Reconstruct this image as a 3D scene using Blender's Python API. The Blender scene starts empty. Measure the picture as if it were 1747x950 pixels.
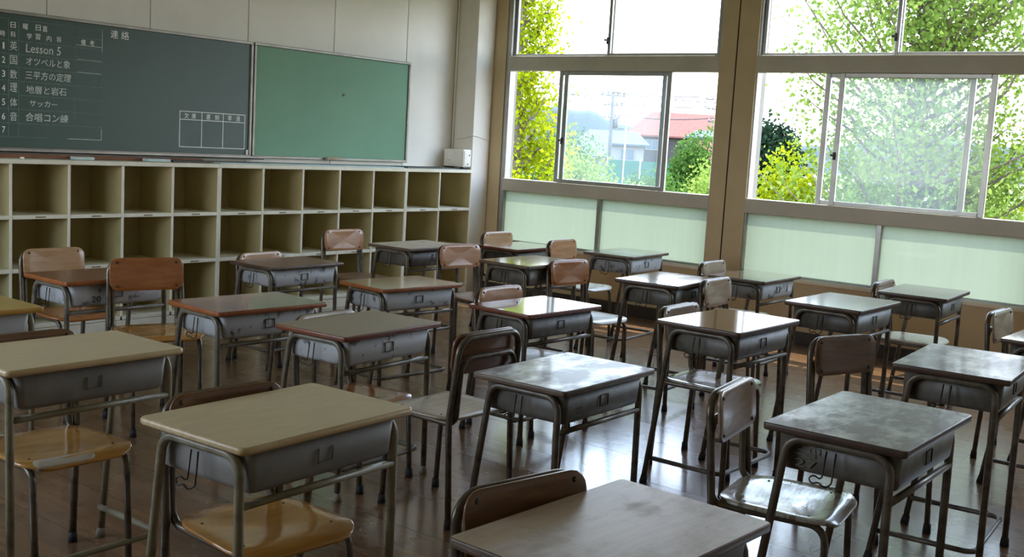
import bpy, bmesh, math, random
import numpy as np
from mathutils import Vector, Matrix

# ------------------------------------------------------------------ scene, camera, light
scene = bpy.context.scene
COL = scene.collection
PI = math.pi
R = math.radians
random.seed(7)

def cam_matrix(yaw, pitch, roll, h):
    f = Vector((math.sin(yaw)*math.cos(pitch), math.cos(yaw)*math.cos(pitch), -math.sin(pitch)))
    r0 = Vector((math.cos(yaw), -math.sin(yaw), 0)); u0 = r0.cross(f)
    r = math.cos(roll)*r0 + math.sin(roll)*u0
    u = -math.sin(roll)*r0 + math.cos(roll)*u0
    m = Matrix((r, u, -f)).transposed().to_4x4(); m.translation = (0, 0, h)
    return m

cd = bpy.data.cameras.new('camera'); cam = bpy.data.objects.new('camera', cd); COL.objects.link(cam)
cd.sensor_fit = 'HORIZONTAL'; cd.sensor_width = 36.0; cd.lens = 36.0*1876.0/1747.0
cd.clip_start = .05; cd.clip_end = 3000
cam.matrix_world = cam_matrix(R(51.840), R(7.097), R(3.292), 1.4704)
scene.camera = cam

vs = scene.view_settings
vs.view_transform = 'Standard'; vs.look = 'None'; vs.gamma = 1; vs.use_curve_mapping = False
vs.exposure = 1.5
try:
    scene.cycles.use_denoising = True
    scene.cycles.diffuse_bounces = 6; scene.cycles.transparent_max_bounces = 24; scene.cycles.max_bounces = 12
    scene.cycles.caustics_reflective = False; scene.cycles.caustics_refractive = False
    scene.cycles.sample_clamp_indirect = 8
except Exception:
    pass

# bright, thinly veiled summer sky: nearly white low down, pale blue above
world = bpy.data.worlds.new('sky'); scene.world = world; world.use_nodes = True
wn = world.node_tree; wn.nodes.clear()
wo = wn.nodes.new('ShaderNodeOutputWorld'); wb = wn.nodes.new('ShaderNodeBackground')
wt = wn.nodes.new('ShaderNodeTexCoord'); wsx = wn.nodes.new('ShaderNodeSeparateXYZ'); wr = wn.nodes.new('ShaderNodeValToRGB')
wn.links.new(wt.outputs['Generated'], wsx.inputs[0]); wn.links.new(wsx.outputs['Z'], wr.inputs[0])
wr.color_ramp.elements[0].position = 0.0; wr.color_ramp.elements[0].color = (1, .97, .96, 1)
wre = wr.color_ramp.elements.new(.22); wre.color = (.66, .79, 1, 1)
wr.color_ramp.elements[2].position = .7; wr.color_ramp.elements[2].color = (.50, .66, 1, 1)
wn.links.new(wr.outputs[0], wb.inputs['Color']); wb.inputs['Strength'].default_value = 3.7
wn.links.new(wb.outputs[0], wo.inputs[0])

sd = bpy.data.lights.new('sun', 'SUN'); sd.energy = 3.8; sd.angle = R(.6); sd.color = (1, .95, .86)
so = bpy.data.objects.new('sun', sd); COL.objects.link(so)
so.rotation_euler = Vector((-.36, .05, -.93)).to_track_quat('-Z', 'Y').to_euler()
so.location = (14, 2, 20)

WIN = [(4.435, 6.66), (1.87, 4.10), (-.70, 1.53)]       # glazed openings along the window wall
FILL_WIN = [(3.7, 6.95)]              # unseen corridor-side opening, added as fill light for the left half
for y0, y1 in FILL_WIN:
    pd = bpy.data.lights.new('sky_portal', 'AREA'); pd.shape = 'RECTANGLE'; pd.size = 1.75; pd.size_y = y1-y0
    pd.cycles.is_portal = True
    po = bpy.data.objects.new('sky_portal', pd); COL.objects.link(po)
    po.location = (-1.14, (y0+y1)/2, 1.925); po.rotation_euler = (0, R(-90), 0)
for y0, y1 in WIN:                                       # sky portals in the window openings (they emit nothing)
    pd = bpy.data.lights.new('sky_portal', 'AREA'); pd.shape = 'RECTANGLE'; pd.size = 2.4; pd.size_y = y1-y0
    pd.cycles.is_portal = True
    po = bpy.data.objects.new('sky_portal', pd); COL.objects.link(po)
    po.location = (8.45, (y0+y1)/2, 1.68); po.rotation_euler = (0, R(90), 0)

# ------------------------------------------------------------------ helpers
def srgb(r, g, b):
    return tuple(((c/255)/12.92 if c <= 10 else ((c/255+.055)/1.055)**2.4) for c in (r, g, b)) + (1,)

def new_mat(name):
    m = bpy.data.materials.new(name); m.use_nodes = True
    nt = m.node_tree; nt.nodes.clear()
    o = nt.nodes.new('ShaderNodeOutputMaterial')
    return m, nt, o

def noise_col(nt, c1, c2, scale=6, stretch=(1, 1, 1), detail=5, lo=.35, hi=.65, coord='Object', rough=.6):
    tc = nt.nodes.new('ShaderNodeTexCoord'); mp = nt.nodes.new('ShaderNodeMapping'); mp.inputs['Scale'].default_value = stretch
    oi = nt.nodes.new('ShaderNodeObjectInfo')
    ml = nt.nodes.new('ShaderNodeMath'); ml.operation = 'MULTIPLY'; ml.inputs[1].default_value = 37.0
    nt.links.new(oi.outputs['Random'], ml.inputs[0])
    nt.links.new(ml.outputs[0], mp.inputs['Location'])
    nz = nt.nodes.new('ShaderNodeTexNoise'); nz.inputs['Scale'].default_value = scale; nz.inputs['Detail'].default_value = detail
    nz.inputs['Roughness'].default_value = rough
    cr = nt.nodes.new('ShaderNodeValToRGB')
    cr.color_ramp.elements[0].position = lo; cr.color_ramp.elements[0].color = c1
    cr.color_ramp.elements[1].position = hi; cr.color_ramp.elements[1].color = c2
    nt.links.new(tc.outputs[coord], mp.inputs[0]); nt.links.new(mp.outputs[0], nz.inputs['Vector']); nt.links.new(nz.outputs[0], cr.inputs[0])
    return cr, nz

def mat(name, c1, c2=None, scale=8, stretch=(1, 1, 1), rough=.5, metal=0, spec=.5, bump=0, lo=.35, hi=.65, coat=0, detail=5):
    if name in bpy.data.materials: return bpy.data.materials[name]
    m, nt, o = new_mat(name)
    b = nt.nodes.new('ShaderNodeBsdfPrincipled'); nt.links.new(b.outputs[0], o.inputs[0])
    b.inputs['Roughness'].default_value = rough; b.inputs['Metallic'].default_value = metal
    b.inputs['Specular IOR Level'].default_value = spec; b.inputs['Coat Weight'].default_value = coat; b.inputs['Coat Roughness'].default_value = .12
    c2 = c2 or tuple(min(1, v*1.12) for v in c1[:3])+(1,)
    cr, nz = noise_col(nt, c1, c2, scale, stretch, detail, lo, hi)
    nt.links.new(cr.outputs[0], b.inputs['Base Color'])
    if bump:
        bp = nt.nodes.new('ShaderNodeBump'); bp.inputs['Strength'].default_value = bump; bp.inputs['Distance'].default_value = .01
        nt.links.new(nz.outputs[0], bp.inputs['Height']); nt.links.new(bp.outputs[0], b.inputs['Normal'])
    return m

def top_mat(name, base, wear, amount, rough, coat=0, stain=None):
    """worn desk top: grain along the length, rubbed patches, dark scratches"""
    if name in bpy.data.materials: return bpy.data.materials[name]
    m, nt, o = new_mat(name)
    b = nt.nodes.new('ShaderNodeBsdfPrincipled'); nt.links.new(b.outputs[0], o.inputs[0])
    dk = tuple(v*.88 for v in base[:3])+(1,)
    grain, gz = noise_col(nt, dk, base, 9, (1, 9, 1), 6)
    patch, pz = noise_col(nt, (0, 0, 0, 1), (1, 1, 1, 1), 5, (1, 1.6, 1), 7, .62-amount*.35, .72-amount*.25, rough=.7)
    mix = nt.nodes.new('ShaderNodeMix'); mix.data_type = 'RGBA'
    nt.links.new(patch.outputs[0], mix.inputs['Factor']); nt.links.new(grain.outputs[0], mix.inputs['A']); mix.inputs['B'].default_value = wear
    scr, sz = noise_col(nt, (0, 0, 0, 1), (1, 1, 1, 1), 26, (1, 5, 1), 3, .70, .73, rough=.5)
    mix2 = nt.nodes.new('ShaderNodeMix'); mix2.data_type = 'RGBA'
    ms = nt.nodes.new('ShaderNodeMath'); ms.operation = 'MULTIPLY'; ms.inputs[1].default_value = min(1, .15+amount)
    nt.links.new(scr.outputs[0], ms.inputs[0]); nt.links.new(ms.outputs[0], mix2.inputs['Factor'])
    nt.links.new(mix.outputs['Result'], mix2.inputs['A']); mix2.inputs['B'].default_value = stain or tuple(v*.4 for v in base[:3])+(1,)
    nt.links.new(mix2.outputs['Result'], b.inputs['Base Color'])
    mr = nt.nodes.new('ShaderNodeMapRange'); mr.inputs['To Min'].default_value = rough; mr.inputs['To Max'].default_value = min(.9, rough+.25*amount+.04)
    nt.links.new(patch.outputs[0], mr.inputs['Value']); nt.links.new(mr.outputs[0], b.inputs['Roughness'])
    b.inputs['Coat Weight'].default_value = coat; b.inputs['Coat Roughness'].default_value = .08
    bp = nt.nodes.new('ShaderNodeBump'); bp.inputs['Strength'].default_value = .05+.15*amount; bp.inputs['Distance'].default_value = .003
    nt.links.new(pz.outputs[0], bp.inputs['Height']); nt.links.new(bp.outputs[0], b.inputs['Normal'])
    return m

class MB:
    """collects shapes; build() links them as one mesh object"""
    def __init__(self): self.bm = bmesh.new()
    def box(self, x0, x1, y0, y1, z0, z1, bevel=0, seg=1, mi=0):
        b2 = bmesh.new(); bmesh.ops.create_cube(b2, size=1)
        for v in b2.verts:
            v.co = Vector(((x0+x1)/2+v.co.x*(x1-x0), (y0+y1)/2+v.co.y*(y1-y0), (z0+z1)/2+v.co.z*(z1-z0)))
        if bevel: bmesh.ops.bevel(b2, geom=b2.edges[:], offset=bevel, segments=seg, affect='EDGES', profile=.5)
        for f in b2.faces: f.material_index = mi
        self.join(b2); return self
    def join(self, b2):
        me = bpy.data.meshes.new('tmp'); b2.to_mesh(me); b2.free(); self.bm.from_mesh(me); bpy.data.meshes.remove(me)
    def poly(self, verts, faces, mi=0):
        vs_ = [self.bm.verts.new(v) for v in verts]
        for f in faces:
            fc = self.bm.faces.new([vs_[i] for i in f]); fc.material_index = mi
        return self
    def tube(self, path, r, n=8, closed=False, mi=0, caps=True):
        P = [Vector(p) for p in path]; m = len(P); rings = []; prev = None
        rr = r if isinstance(r, (list, tuple)) else [r]*m
        for i, p in enumerate(P):
            if closed: t = (P[(i+1) % m]-P[i-1]).normalized()
            else: t = ((P[i+1]-p) if i == 0 else (p-P[i-1]) if i == m-1 else (P[i+1]-p).normalized()+(p-P[i-1]).normalized()).normalized()
            if prev is None:
                a = Vector((0, 0, 1)) if abs(t.z) < .9 else Vector((1, 0, 0)); nrm = t.cross(a).normalized()
            else:
                nrm = (prev-t*prev.dot(t)).normalized()
            prev = nrm; bn = t.cross(nrm)
            rings.append([self.bm.verts.new(p+(nrm*math.cos(2*PI*k/n)+bn*math.sin(2*PI*k/n))*rr[i]) for k in range(n)])
        for i in range(m if closed else m-1):
            a, b = rings[i], rings[(i+1) % m]
            for k in range(n):
                f = self.bm.faces.new((a[k], a[(k+1) % n], b[(k+1) % n], b[k])); f.material_index = mi; f.smooth = True
        if caps and not closed:
            self.bm.faces.new(rings[0][::-1]).material_index = mi; self.bm.faces.new(rings[-1]).material_index = mi
        return self
    def build(self, name, mats, parent=None, smooth=False, mw=None):
        bmesh.ops.recalc_face_normals(self.bm, faces=self.bm.faces[:])
        me = bpy.data.meshes.new(name); self.bm.to_mesh(me); self.bm.free()
        for m in (mats if isinstance(mats, (list, tuple)) else [mats]): me.materials.append(m)
        if smooth:
            for p in me.polygons: p.use_smooth = True
            try: me.set_sharp_from_angle(angle=R(40))
            except Exception: pass
        return link(name, me, parent)

def link(name, me, parent=None):
    o = bpy.data.objects.new(name, me); COL.objects.link(o)
    if parent is not None: o.parent = parent
    return o
def empty(name, loc=(0, 0, 0), rz=0):
    o = bpy.data.objects.new(name, None); COL.objects.link(o); o.location = loc; o.rotation_euler = (0, 0, rz); o.empty_display_size = .1
    return o
def tag(o, label=None, cat=None, group=None, kind=None):
    if label: o['label'] = label
    if cat: o['category'] = cat
    if group: o['group'] = group
    if kind: o['kind'] = kind
    return o
def structure(o, label=None):
    o['kind'] = 'structure'
    if label: o['label'] = label
    return o

def fillet(pts, rad, seg=5):
    P = [Vector(p) for p in pts]; out = [P[0]]
    rads = rad if isinstance(rad, (list, tuple)) else [rad]*(len(P)-2)
    for i in range(1, len(P)-1):
        a, b, c = P[i-1], P[i], P[i+1]; u = (a-b); v = (c-b); lu, lv = u.length, v.length; u.normalize(); v.normalize()
        ang = u.angle(v); 
        if ang > PI-.02: out.append(b); continue
        d = min(rads[i-1]/math.tan(ang/2), lu*.49, lv*.49); r = d*math.tan(ang/2)
        cen = b+(u+v).normalized()*(r/math.sin(ang/2)); p0 = b+u*d; p1 = b+v*d
        e0 = p0-cen; e1 = p1-cen; om = e0.angle(e1)
        for k in range(seg+1):
            t = k/seg; out.append(cen+(e0*math.sin((1-t)*om)+e1*math.sin(t*om))/math.sin(om))
    out.append(P[-1]); return out

def rounded_rect(w, d, r, seg=4):
    pts = []
    for cx, cy, a0 in ((w/2-r, d/2-r, 0), (-w/2+r, d/2-r, 90), (-w/2+r, -d/2+r, 180), (w/2-r, -d/2+r, 270)):
        for k in range(seg+1):
            a = R(a0+90*k/seg); pts.append((cx+r*math.cos(a), cy+r*math.sin(a)))
    return pts
def slab(mb, w, d, z0, z1, r, edge=.003, mi_top=0, mi_edge=1, seg=4):
    """rounded rectangular board with softened rims; top face gets mi_top"""
    def ring(e, z): return [mb.bm.verts.new((x, y, z)) for x, y in rounded_rect(w-2*e, d-2*e, max(.002, r-e), seg)]
    R_ = [ring(edge, z0), ring(0, z0+edge), ring(0, z1-edge), ring(edge*.4, z1-edge*.3), ring(edge, z1)]
    n = len(R_[0])
    for a, b in zip(R_[:-1], R_[1:]):
        for k in range(n):
            f = mb.bm.faces.new((a[k], a[(k+1) % n], b[(k+1) % n], b[k])); f.material_index = mi_edge; f.smooth = True
    mb.bm.faces.new(R_[-1]).material_index = mi_top; mb.bm.faces.new(R_[0][::-1]).material_index = mi_edge

def text_mesh(s, size):
    cu = bpy.data.curves.new('lettering', 'FONT'); cu.body = s; cu.size = size; cu.align_x = 'CENTER'; cu.align_y = 'CENTER'
    cu.extrude = .0004; cu.resolution_u = 2
    o = bpy.data.objects.new('lettering', cu); COL.objects.link(o)
    dg = bpy.context.evaluated_depsgraph_get(); dg.update()
    me = bpy.data.meshes.new_from_object(o.evaluated_get(dg))
    bpy.data.objects.remove(o); bpy.data.curves.remove(cu)
    return me
def lettering(s, x0, x1, zc, y, material, parent, name='lettering', height=None, shear=0.0):
    """writing on a plane facing -y, fitted between x0 and x1 (world coordinates, parent at the origin)"""
    me = text_mesh(s, .06)
    co = np.zeros(len(me.vertices)*3); me.vertices.foreach_get('co', co); co = co.reshape(-1, 3)
    lo, hi = co.min(0), co.max(0); sx = (x1-x0)/(hi[0]-lo[0]); sy = sx if height is None else height/(hi[1]-lo[1])
    c = (lo+hi)/2; p = co-c
    out = np.stack([(x0+x1)/2+p[:, 0]*sx+p[:, 1]*sy*shear, y-p[:, 2]*.5, zc+p[:, 1]*sy], -1)
    me.vertices.foreach_set('co', out.ravel()); me.update(); me.materials.clear(); me.materials.append(material)
    return link(name, me, parent)

# ------------------------------------------------------------------ materials of the room
M_cream = mat('cream wall board', srgb(228, 223, 211), srgb(234, 230, 219), 2.5, rough=.55)
M_plaster = mat('pale plaster', srgb(226, 221, 208), srgb(208, 200, 180), 3, rough=.7, lo=.45, hi=.8)
M_tan = mat('tan painted wall', srgb(198, 178, 140), srgb(188, 168, 130), 3, rough=.6)
M_seam = mat('dark seam', srgb(40, 34, 28), rough=.8)
M_concrete = mat('outside concrete', srgb(150, 144, 132), srgb(134, 128, 116), 2, rough=.85)
M_base = mat('dark baseboard', srgb(62, 52, 42), srgb(52, 44, 36), 4, rough=.5)
M_white = mat('white ceiling', srgb(236, 234, 228), rough=.8)
M_alu = mat('aluminium sash', srgb(172, 172, 168), srgb(156, 156, 150), 5, rough=.35, metal=.6)
M_transom = mat('grey painted transom', srgb(190, 184, 168), srgb(180, 174, 158), 3, rough=.45)
M_sill = mat('white sill', srgb(214, 206, 186), rough=.4)
M_lock = mat('dark lock', srgb(50, 46, 42), rough=.4, metal=.5)

def floor_material():
    m, nt, o = new_mat('brown strip flooring')
    b = nt.nodes.new('ShaderNodeBsdfPrincipled'); nt.links.new(b.outputs[0], o.inputs[0])
    tc = nt.nodes.new('ShaderNodeTexCoord'); mp = nt.nodes.new('ShaderNodeMapping'); mp.inputs['Rotation'].default_value = (0, 0, R(90))
    nt.links.new(tc.outputs['Object'], mp.inputs[0])
    br = nt.nodes.new('ShaderNodeTexBrick'); nt.links.new(mp.outputs[0], br.inputs['Vector'])
    br.inputs['Scale'].default_value = 1; br.inputs['Brick Width'].default_value = .34; br.inputs['Row Height'].default_value = .0375
    br.inputs['Mortar Size'].default_value = .0012; br.inputs['Mortar Smooth'].default_value = .3; br.inputs['Bias'].default_value = 0
    br.inputs['Color1'].default_value = srgb(148, 108, 72); br.inputs['Color2'].default_value = srgb(126, 90, 60); br.inputs['Mortar'].default_value = srgb(100, 74, 52)
    st, sz = noise_col(nt, (.72, .72, .72, 1), (1.0, 1.0, 1.0, 1), 10, (6, .7, 1), 5)
    mx = nt.nodes.new('ShaderNodeMix'); mx.data_type = 'RGBA'; mx.blend_type = 'MULTIPLY'; mx.inputs['Factor'].default_value = 1
    nt.links.new(br.outputs['Color'], mx.inputs['A']); nt.links.new(st.outputs[0], mx.inputs['B']); nt.links.new(mx.outputs['Result'], b.inputs['Base Color'])
    wear, wz = noise_col(nt, (.22, .22, .22, 1), (.32, .32, .32, 1), 2.2, (1, 1, 1), 6)
    nt.links.new(wear.outputs[0], b.inputs['Roughness'])
    wv, wvz = noise_col(nt, (0, 0, 0, 1), (1, 1, 1, 1), 5, (5.5, 1.3, 1), 3, .2, .8)
    ad = nt.nodes.new('ShaderNodeMath'); ad.operation = 'MULTIPLY_ADD'; ad.inputs[1].default_value = -.35
    nt.links.new(br.outputs['Fac'], ad.inputs[0]); nt.links.new(wvz.outputs[0], ad.inputs[2])
    bp = nt.nodes.new('ShaderNodeBump'); bp.inputs['Strength'].default_value = .16; bp.inputs['Distance'].default_value = .003
    nt.links.new(ad.outputs[0], bp.inputs['Height']); nt.links.new(bp.outputs[0], b.inputs['Normal'])
    b.inputs['Coat Weight'].default_value = 1.0; b.inputs['Coat Roughness'].default_value = .17; b.inputs['Coat IOR'].default_value = 1.6; b.inputs['Specular IOR Level'].default_value = .6
    nt.links.new(bp.outputs[0], b.inputs['Coat Normal'])
    return m
M_floor = floor_material()

def glass_material(name, haze, tint=(.97, .985, .98, 1)):
    m, nt, o = new_mat(name)
    tr = nt.nodes.new('ShaderNodeBsdfTransparent'); tr.inputs[0].default_value = tint
    gl = nt.nodes.new('ShaderNodeBsdfGlossy'); gl.inputs['Roughness'].default_value = .02
    lw = nt.nodes.new('ShaderNodeLayerWeight'); lw.inputs['Blend'].default_value = .5
    pw = nt.nodes.new('ShaderNodeMath'); pw.operation = 'POWER'; pw.inputs[1].default_value = 6
    fr = nt.nodes.new('ShaderNodeMath'); fr.operation = 'MULTIPLY_ADD'; fr.inputs[1].default_value = .4; fr.inputs[2].default_value = .004
    nt.links.new(lw.outputs['Facing'], pw.inputs[0]); nt.links.new(pw.outputs[0], fr.inputs[0])
    mx = nt.nodes.new('ShaderNodeMixShader'); nt.links.new(fr.outputs[0], mx.inputs[0]); nt.links.new(tr.outputs[0], mx.inputs[1]); nt.links.new(gl.outputs[0], mx.inputs[2])
    last = mx
    if haze:                                           # dust film on the pane
        tl = nt.nodes.new('ShaderNodeBsdfTranslucent'); tl.inputs[0].default_value = (.82, .92, .95, 1)
        m2 = nt.nodes.new('ShaderNodeMixShader')
        hz, _ = noise_col(nt, (haze*.7,)*3+(1,), (haze*1.3,)*3+(1,), 1.5, (1, 1, .4), 4, .3, .7)
        nt.links.new(hz.outputs[0], m2.inputs[0]); nt.links.new(mx.outputs[0], m2.inputs[1]); nt.links.new(tl.outputs[0], m2.inputs[2]); last = m2
    nt.links.new(last.outputs[0], o.inputs[0]); return m
M_glass = glass_material('clear glass', 0)
M_dusty = glass_material('dusty glass', .022)
def frosted_material():
    m, nt, o = new_mat('frosted film')
    tl = nt.nodes.new('ShaderNodeBsdfTranslucent'); df = nt.nodes.new('ShaderNodeBsdfDiffuse'); gl = nt.nodes.new('ShaderNodeBsdfGlossy'); gl.inputs['Roughness'].default_value = .3
    cr, nz = noise_col(nt, (.15, .172, .118, 1), (.165, .188, .13, 1), 3, (1, 9, .5), 5, .3, .7)
    nt.links.new(cr.outputs[0], tl.inputs[0]); df.inputs[0].default_value = (.5, .55, .48, 1)
    a = nt.nodes.new('ShaderNodeMixShader'); a.inputs[0].default_value = .12; nt.links.new(tl.outputs[0], a.inputs[1]); nt.links.new(df.outputs[0], a.inputs[2])
    b = nt.nodes.new('ShaderNodeMixShader'); b.inputs[0].default_value = .04; nt.links.new(a.outputs[0], b.inputs[1]); nt.links.new(gl.outputs[0], b.inputs[2])
    nt.links.new(b.outputs[0], o.inputs[0]); return m
M_frost = frosted_material()

# ------------------------------------------------------------------ room shell
X_L, X_W, Y_B, Y_F, Z_C = -1.0, 8.24, 7.10, -1.5, 3.0
mb = MB(); mb.box(X_L-.1, X_W, Y_F-.1, 7.3, -.12, -.018)
floor = structure(mb.build('floor', M_seam), 'glossy brown wooden strip floor of the classroom')
bw, bl = .303, 1.818
board_meshes = {}
ix = 0; x = X_L
while x < X_W-.01:
    x1 = min(x+bw, X_W); y = Y_F-(ix % 3)*.606
    while y < 7.25:
        ya, yb = max(y, Y_F), min(y+bl, 7.25)
        key = (round(x1-x, 3), round(yb-ya, 3))
        if key[1] > .02:
            if key not in board_meshes:
                b = MB(); b.box(0, key[0]-.0012, 0, key[1]-.0012, -.018, 0)
                ob = b.build('floorboard', M_floor, floor); board_meshes[key] = ob.data
            else:
                ob = link('floorboard', board_meshes[key], floor)
            ob.location = (x, ya, 0)
        y += bl
    x = x1; ix += 1
mb = MB(); mb.box(X_L-.1, 8.42, Y_F-.1, 7.4, Z_C, Z_C+.15); structure(mb.build('ceiling', M_white), 'plain white ceiling')
mb = MB(); mb.box(X_L-.12, X_L, Y_F-.1, 7.4, -.1, 1.05); mb.box(X_L-.12, X_L, Y_F-.1, 7.4, 2.8, Z_C)
cy = [Y_F-.1]+[v for a_, b_ in sorted(FILL_WIN) for v in (a_, b_)]+[7.4]
for k in range(0, len(cy), 2): mb.box(X_L-.12, X_L, cy[k], cy[k+1], 1.05, 2.8)
structure(mb.build('wall_left', M_plaster), 'plain wall with an added window opening on the corridor side')
mb = MB(); mb.box(X_L-.1, 8.42, Y_F-.12, Y_F, -.1, Z_C); structure(mb.build('wall_front', M_plaster), 'plain wall behind the camera')
# back wall: furred panels above the cubbyholes, pillar in the corner
mb = MB(); mb.box(X_L, 7.98, 7.235, 7.40, -.1, Z_C); mb.box(X_L, 7.98, 7.125, 7.235, 1.20, Z_C)
wall_back = structure(mb.build('wall_back', M_seam), 'cream panelled wall above the cubbyholes')
seams = [X_L, -.53, .36, 1.24, 2.12, 3.0, 3.883, 4.663, 5.532, 6.428, 7.305, 7.972]
for a, b in zip(seams[:-1], seams[1:]):
    p = MB(); p.box(a+.003, b-.003, Y_B, Y_B+.03, 1.19, Z_C, .002); p.build('wall_panel', M_cream, wall_back)
p = MB(); p.box(7.98, X_W-.004, 6.84, 7.35, -.05, Z_C, .004); p.build('corner_pillar', M_plaster, wall_back)
p = MB(); p.tube([(7.972, 7.085, Z_C), (7.972, 7.085, 1.19)], .012, 8); p.build('conduit', M_plaster, wall_back)
p = MB(); p.tube([(7.976, 7.05, 1.46), (7.976, 6.95, 1.47), (7.975, 6.836, 1.50), (8.05, 6.836, 1.495), (8.14, 6.836, 1.475), (8.225, 6.836, 1.46)], .0025, 6); p.build('thin_cable', M_transom, wall_back)

# window wall
mb = MB()
mb.box(X_W, 8.42, Y_F, 7.4, -4.6, .495)
mb.box(X_W, 8.42, Y_F, 7.4, 2.86, 3.2)
piers = [(6.70, 7.40), (4.10-.0, 4.435), (1.53, 1.87), (Y_F, -.70)]
for a, b in piers: mb.box(X_W+.012, 8.42, a, b, .495, 2.86)
wall_right = structure(mb.build('wall_right', M_tan), 'tan painted wall with the big windows')
for a, b in piers:      # pier facings; the middle ones are two boards with an open joint
    if b-a > .5:
        cut = [(a, b)]
    else:
        c = (a+b)/2+.018; cut = [(a, c-.006), (c+.006, b)]
    for u, v in cut:
        p = MB(); p.box(X_W, X_W+.012, u, v, .495, 2.86, .002); p.build('pier_facing', M_tan, wall_right)
    if b-a < .5:
        p = MB(); p.box(X_W+.008, X_W+.0125, c-.007, c+.007, .495, 2.86); p.build('open_joint', M_seam, wall_right)
    # pale concrete cladding of the outer reveal
    p = MB(); p.box(8.305, 8.425, a-.004, b+.004, -.2, 2.9); p.build('concrete_reveal', M_concrete, wall_right)
p = MB(); p.box(8.42, 8.44, Y_F, 7.5, -4.6, .47); p.box(8.42, 8.44, Y_F, 7.5, 2.9, 4.4); p.build('concrete_facade', M_concrete, wall_right)
mb = MB(); mb.box(X_W-.014, X_W, Y_F, 6.84, 0, .10, .003); structure(mb.build('baseboard_right', M_base), 'dark baseboard under the windows')
mb = MB(); mb.box(8.215, 8.26, Y_F, 6.84, .487, .515, .003); structure(mb.build('trim_1', M_sill), 'pale narrow sill under the frosted panes')
mb = MB(); mb.box(8.30, 8.50, Y_F, 6.84, .44, .50, .004); structure(mb.build('trim_2', M_concrete), 'outer concrete sill')

def bar(mb, y0, y1, z0, z1, x0, x1, bev=.003): mb.box(x0, x1, y0, y1, z0, z1, bev)
def sash(name, parent, y0, y1, z0, z1, xa, xb, st, pane_mat, lock=None):
    m = MB(); bar(m, y0, y0+st, z0, z1, xa, xb); bar(m, y1-st, y1, z0, z1, xa, xb)
    bar(m, y0+st, y1-st, z0, z0+st*.8, xa, xb); bar(m, y0+st, y1-st, z1-st*.8, z1, xa, xb)
    s = m.build(name, M_alu, parent)
    g = MB(); xm = (xa+xb)/2; g.box(xm-.002, xm+.002, y0+st, y1-st, z0+st*.8, z1-st*.8); g.build('pane', pane_mat, s)
    if lock:
        ly, lz = lock
        l = MB(); l.box(xa-.018, xa, ly-.009, ly+.009, lz-.03, lz+.03, .004); l.box(xa-.034, xa-.016, ly-.005, ly+.025, lz-.004, lz+.012, .003)
        l.build('crescent_lock', M_lock, s)
    return s
def frost_pane(parent, y0, y1, z0, z1, x):
    g = MB(); g.box(x-.002, x+.002, y0, y1, z0, z1)
    o = g.build('frosted_pane', [M_glass, M_frost], parent)
    for p in o.data.polygons:
        if p.normal.x > .9: p.material_index = 1
    return o
sash_pos = [((4.885, 6.010), (4.954, 6.096)), ((2.245, 3.401), (2.401, 3.529)), ((.1, 1.25), (-.66, .46))]
win_lab = ['big window nearer the corner pillar, over the far desks', 'big window on the right with the tall tree behind it', 'window out of the picture to the right']
for i, (y0, y1) in enumerate(WIN):
    w = structure(empty('window_%d' % (i+1)), win_lab[i]); yc = (y0+y1)/2
    m = MB()                                             # outer frame with tracks
    for a, b in ((y0-.02, y0+.012), (y1-.012, y1+.042)):
        bar(m, a, b, .512, 2.86, 8.252, 8.335)
    bar(m, y0, y1, .512, .532, 8.252, 8.335); bar(m, y0, y1, 2.835, 2.862, 8.252, 8.335)
    m.build('window_frame', M_alu, w)
    m = MB(); m.box(8.236, 8.335, y0-.002, y1+.002, 2.134, 2.268, .006, 2); m.build('transom', M_transom, w)
    m = MB(); m.box(8.236, 8.335, y0-.002, y1+.002, 1.0, 1.118, .006, 2); m.build('lower_transom', M_transom, w)
    m = MB(); bar(m, yc-.02, yc+.02, .53, 1.0, 8.258, 8.315); m.build('frosted_mullion', M_alu, w)
    frost_pane(w, y0+.012, yc-.02, .53, 1.0, 8.29); frost_pane(w, yc+.02, y1-.012, .53, 1.0, 8.29)
    # fanlight: two sashes closed
    sash('fanlight_sash', w, y0+.012, yc+.018, 2.268, 2.837, 8.255, 8.285, .030, M_glass, (yc+.012, 2.40))
    sash('fanlight_sash', w, yc-.018, y1-.012, 2.268, 2.837, 8.29, 8.32, .030, M_glass)
    # the two sliding sashes stand together in the middle, both ends of the opening are open
    (a0, a1), (b0, b1) = sash_pos[i]
    sash('sliding_sash', w, a0, a1, 1.118, 2.134, 8.255, 8.283, .042, M_dusty, (a1-.014, 1.50))
    sash('sliding_sash', w, b0, b1, 1.118, 2.134, 8.292, 8.320, .042, M_dusty)

for i, (y0, y1) in enumerate(FILL_WIN):                      # added fill window, opens straight to the sky
    w = structure(empty('window_%d' % (i+4)), 'unseen corridor-side window, added to light the left half of the room')
    yc = (y0+y1)/2; m = MB()
    for a, b in ((y0, y0+.04), (yc-.025, yc+.025), (y1-.04, y1)): bar(m, a, b, 1.05, 2.8, -1.09, -1.03)
    bar(m, y0, y1, 1.05, 1.09, -1.09, -1.03); bar(m, y0, y1, 2.76, 2.8, -1.09, -1.03); bar(m, y0, y1, 2.05, 2.11, -1.09, -1.03)
    m.build('window_frame', M_alu, w)
    for a, b in ((y0+.04, yc-.025), (yc+.025, y1-.04)):
        g = MB(); g.box(-1.062, -1.058, a, b, 1.09, 2.76); g.build('pane', M_glass, w)

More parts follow.
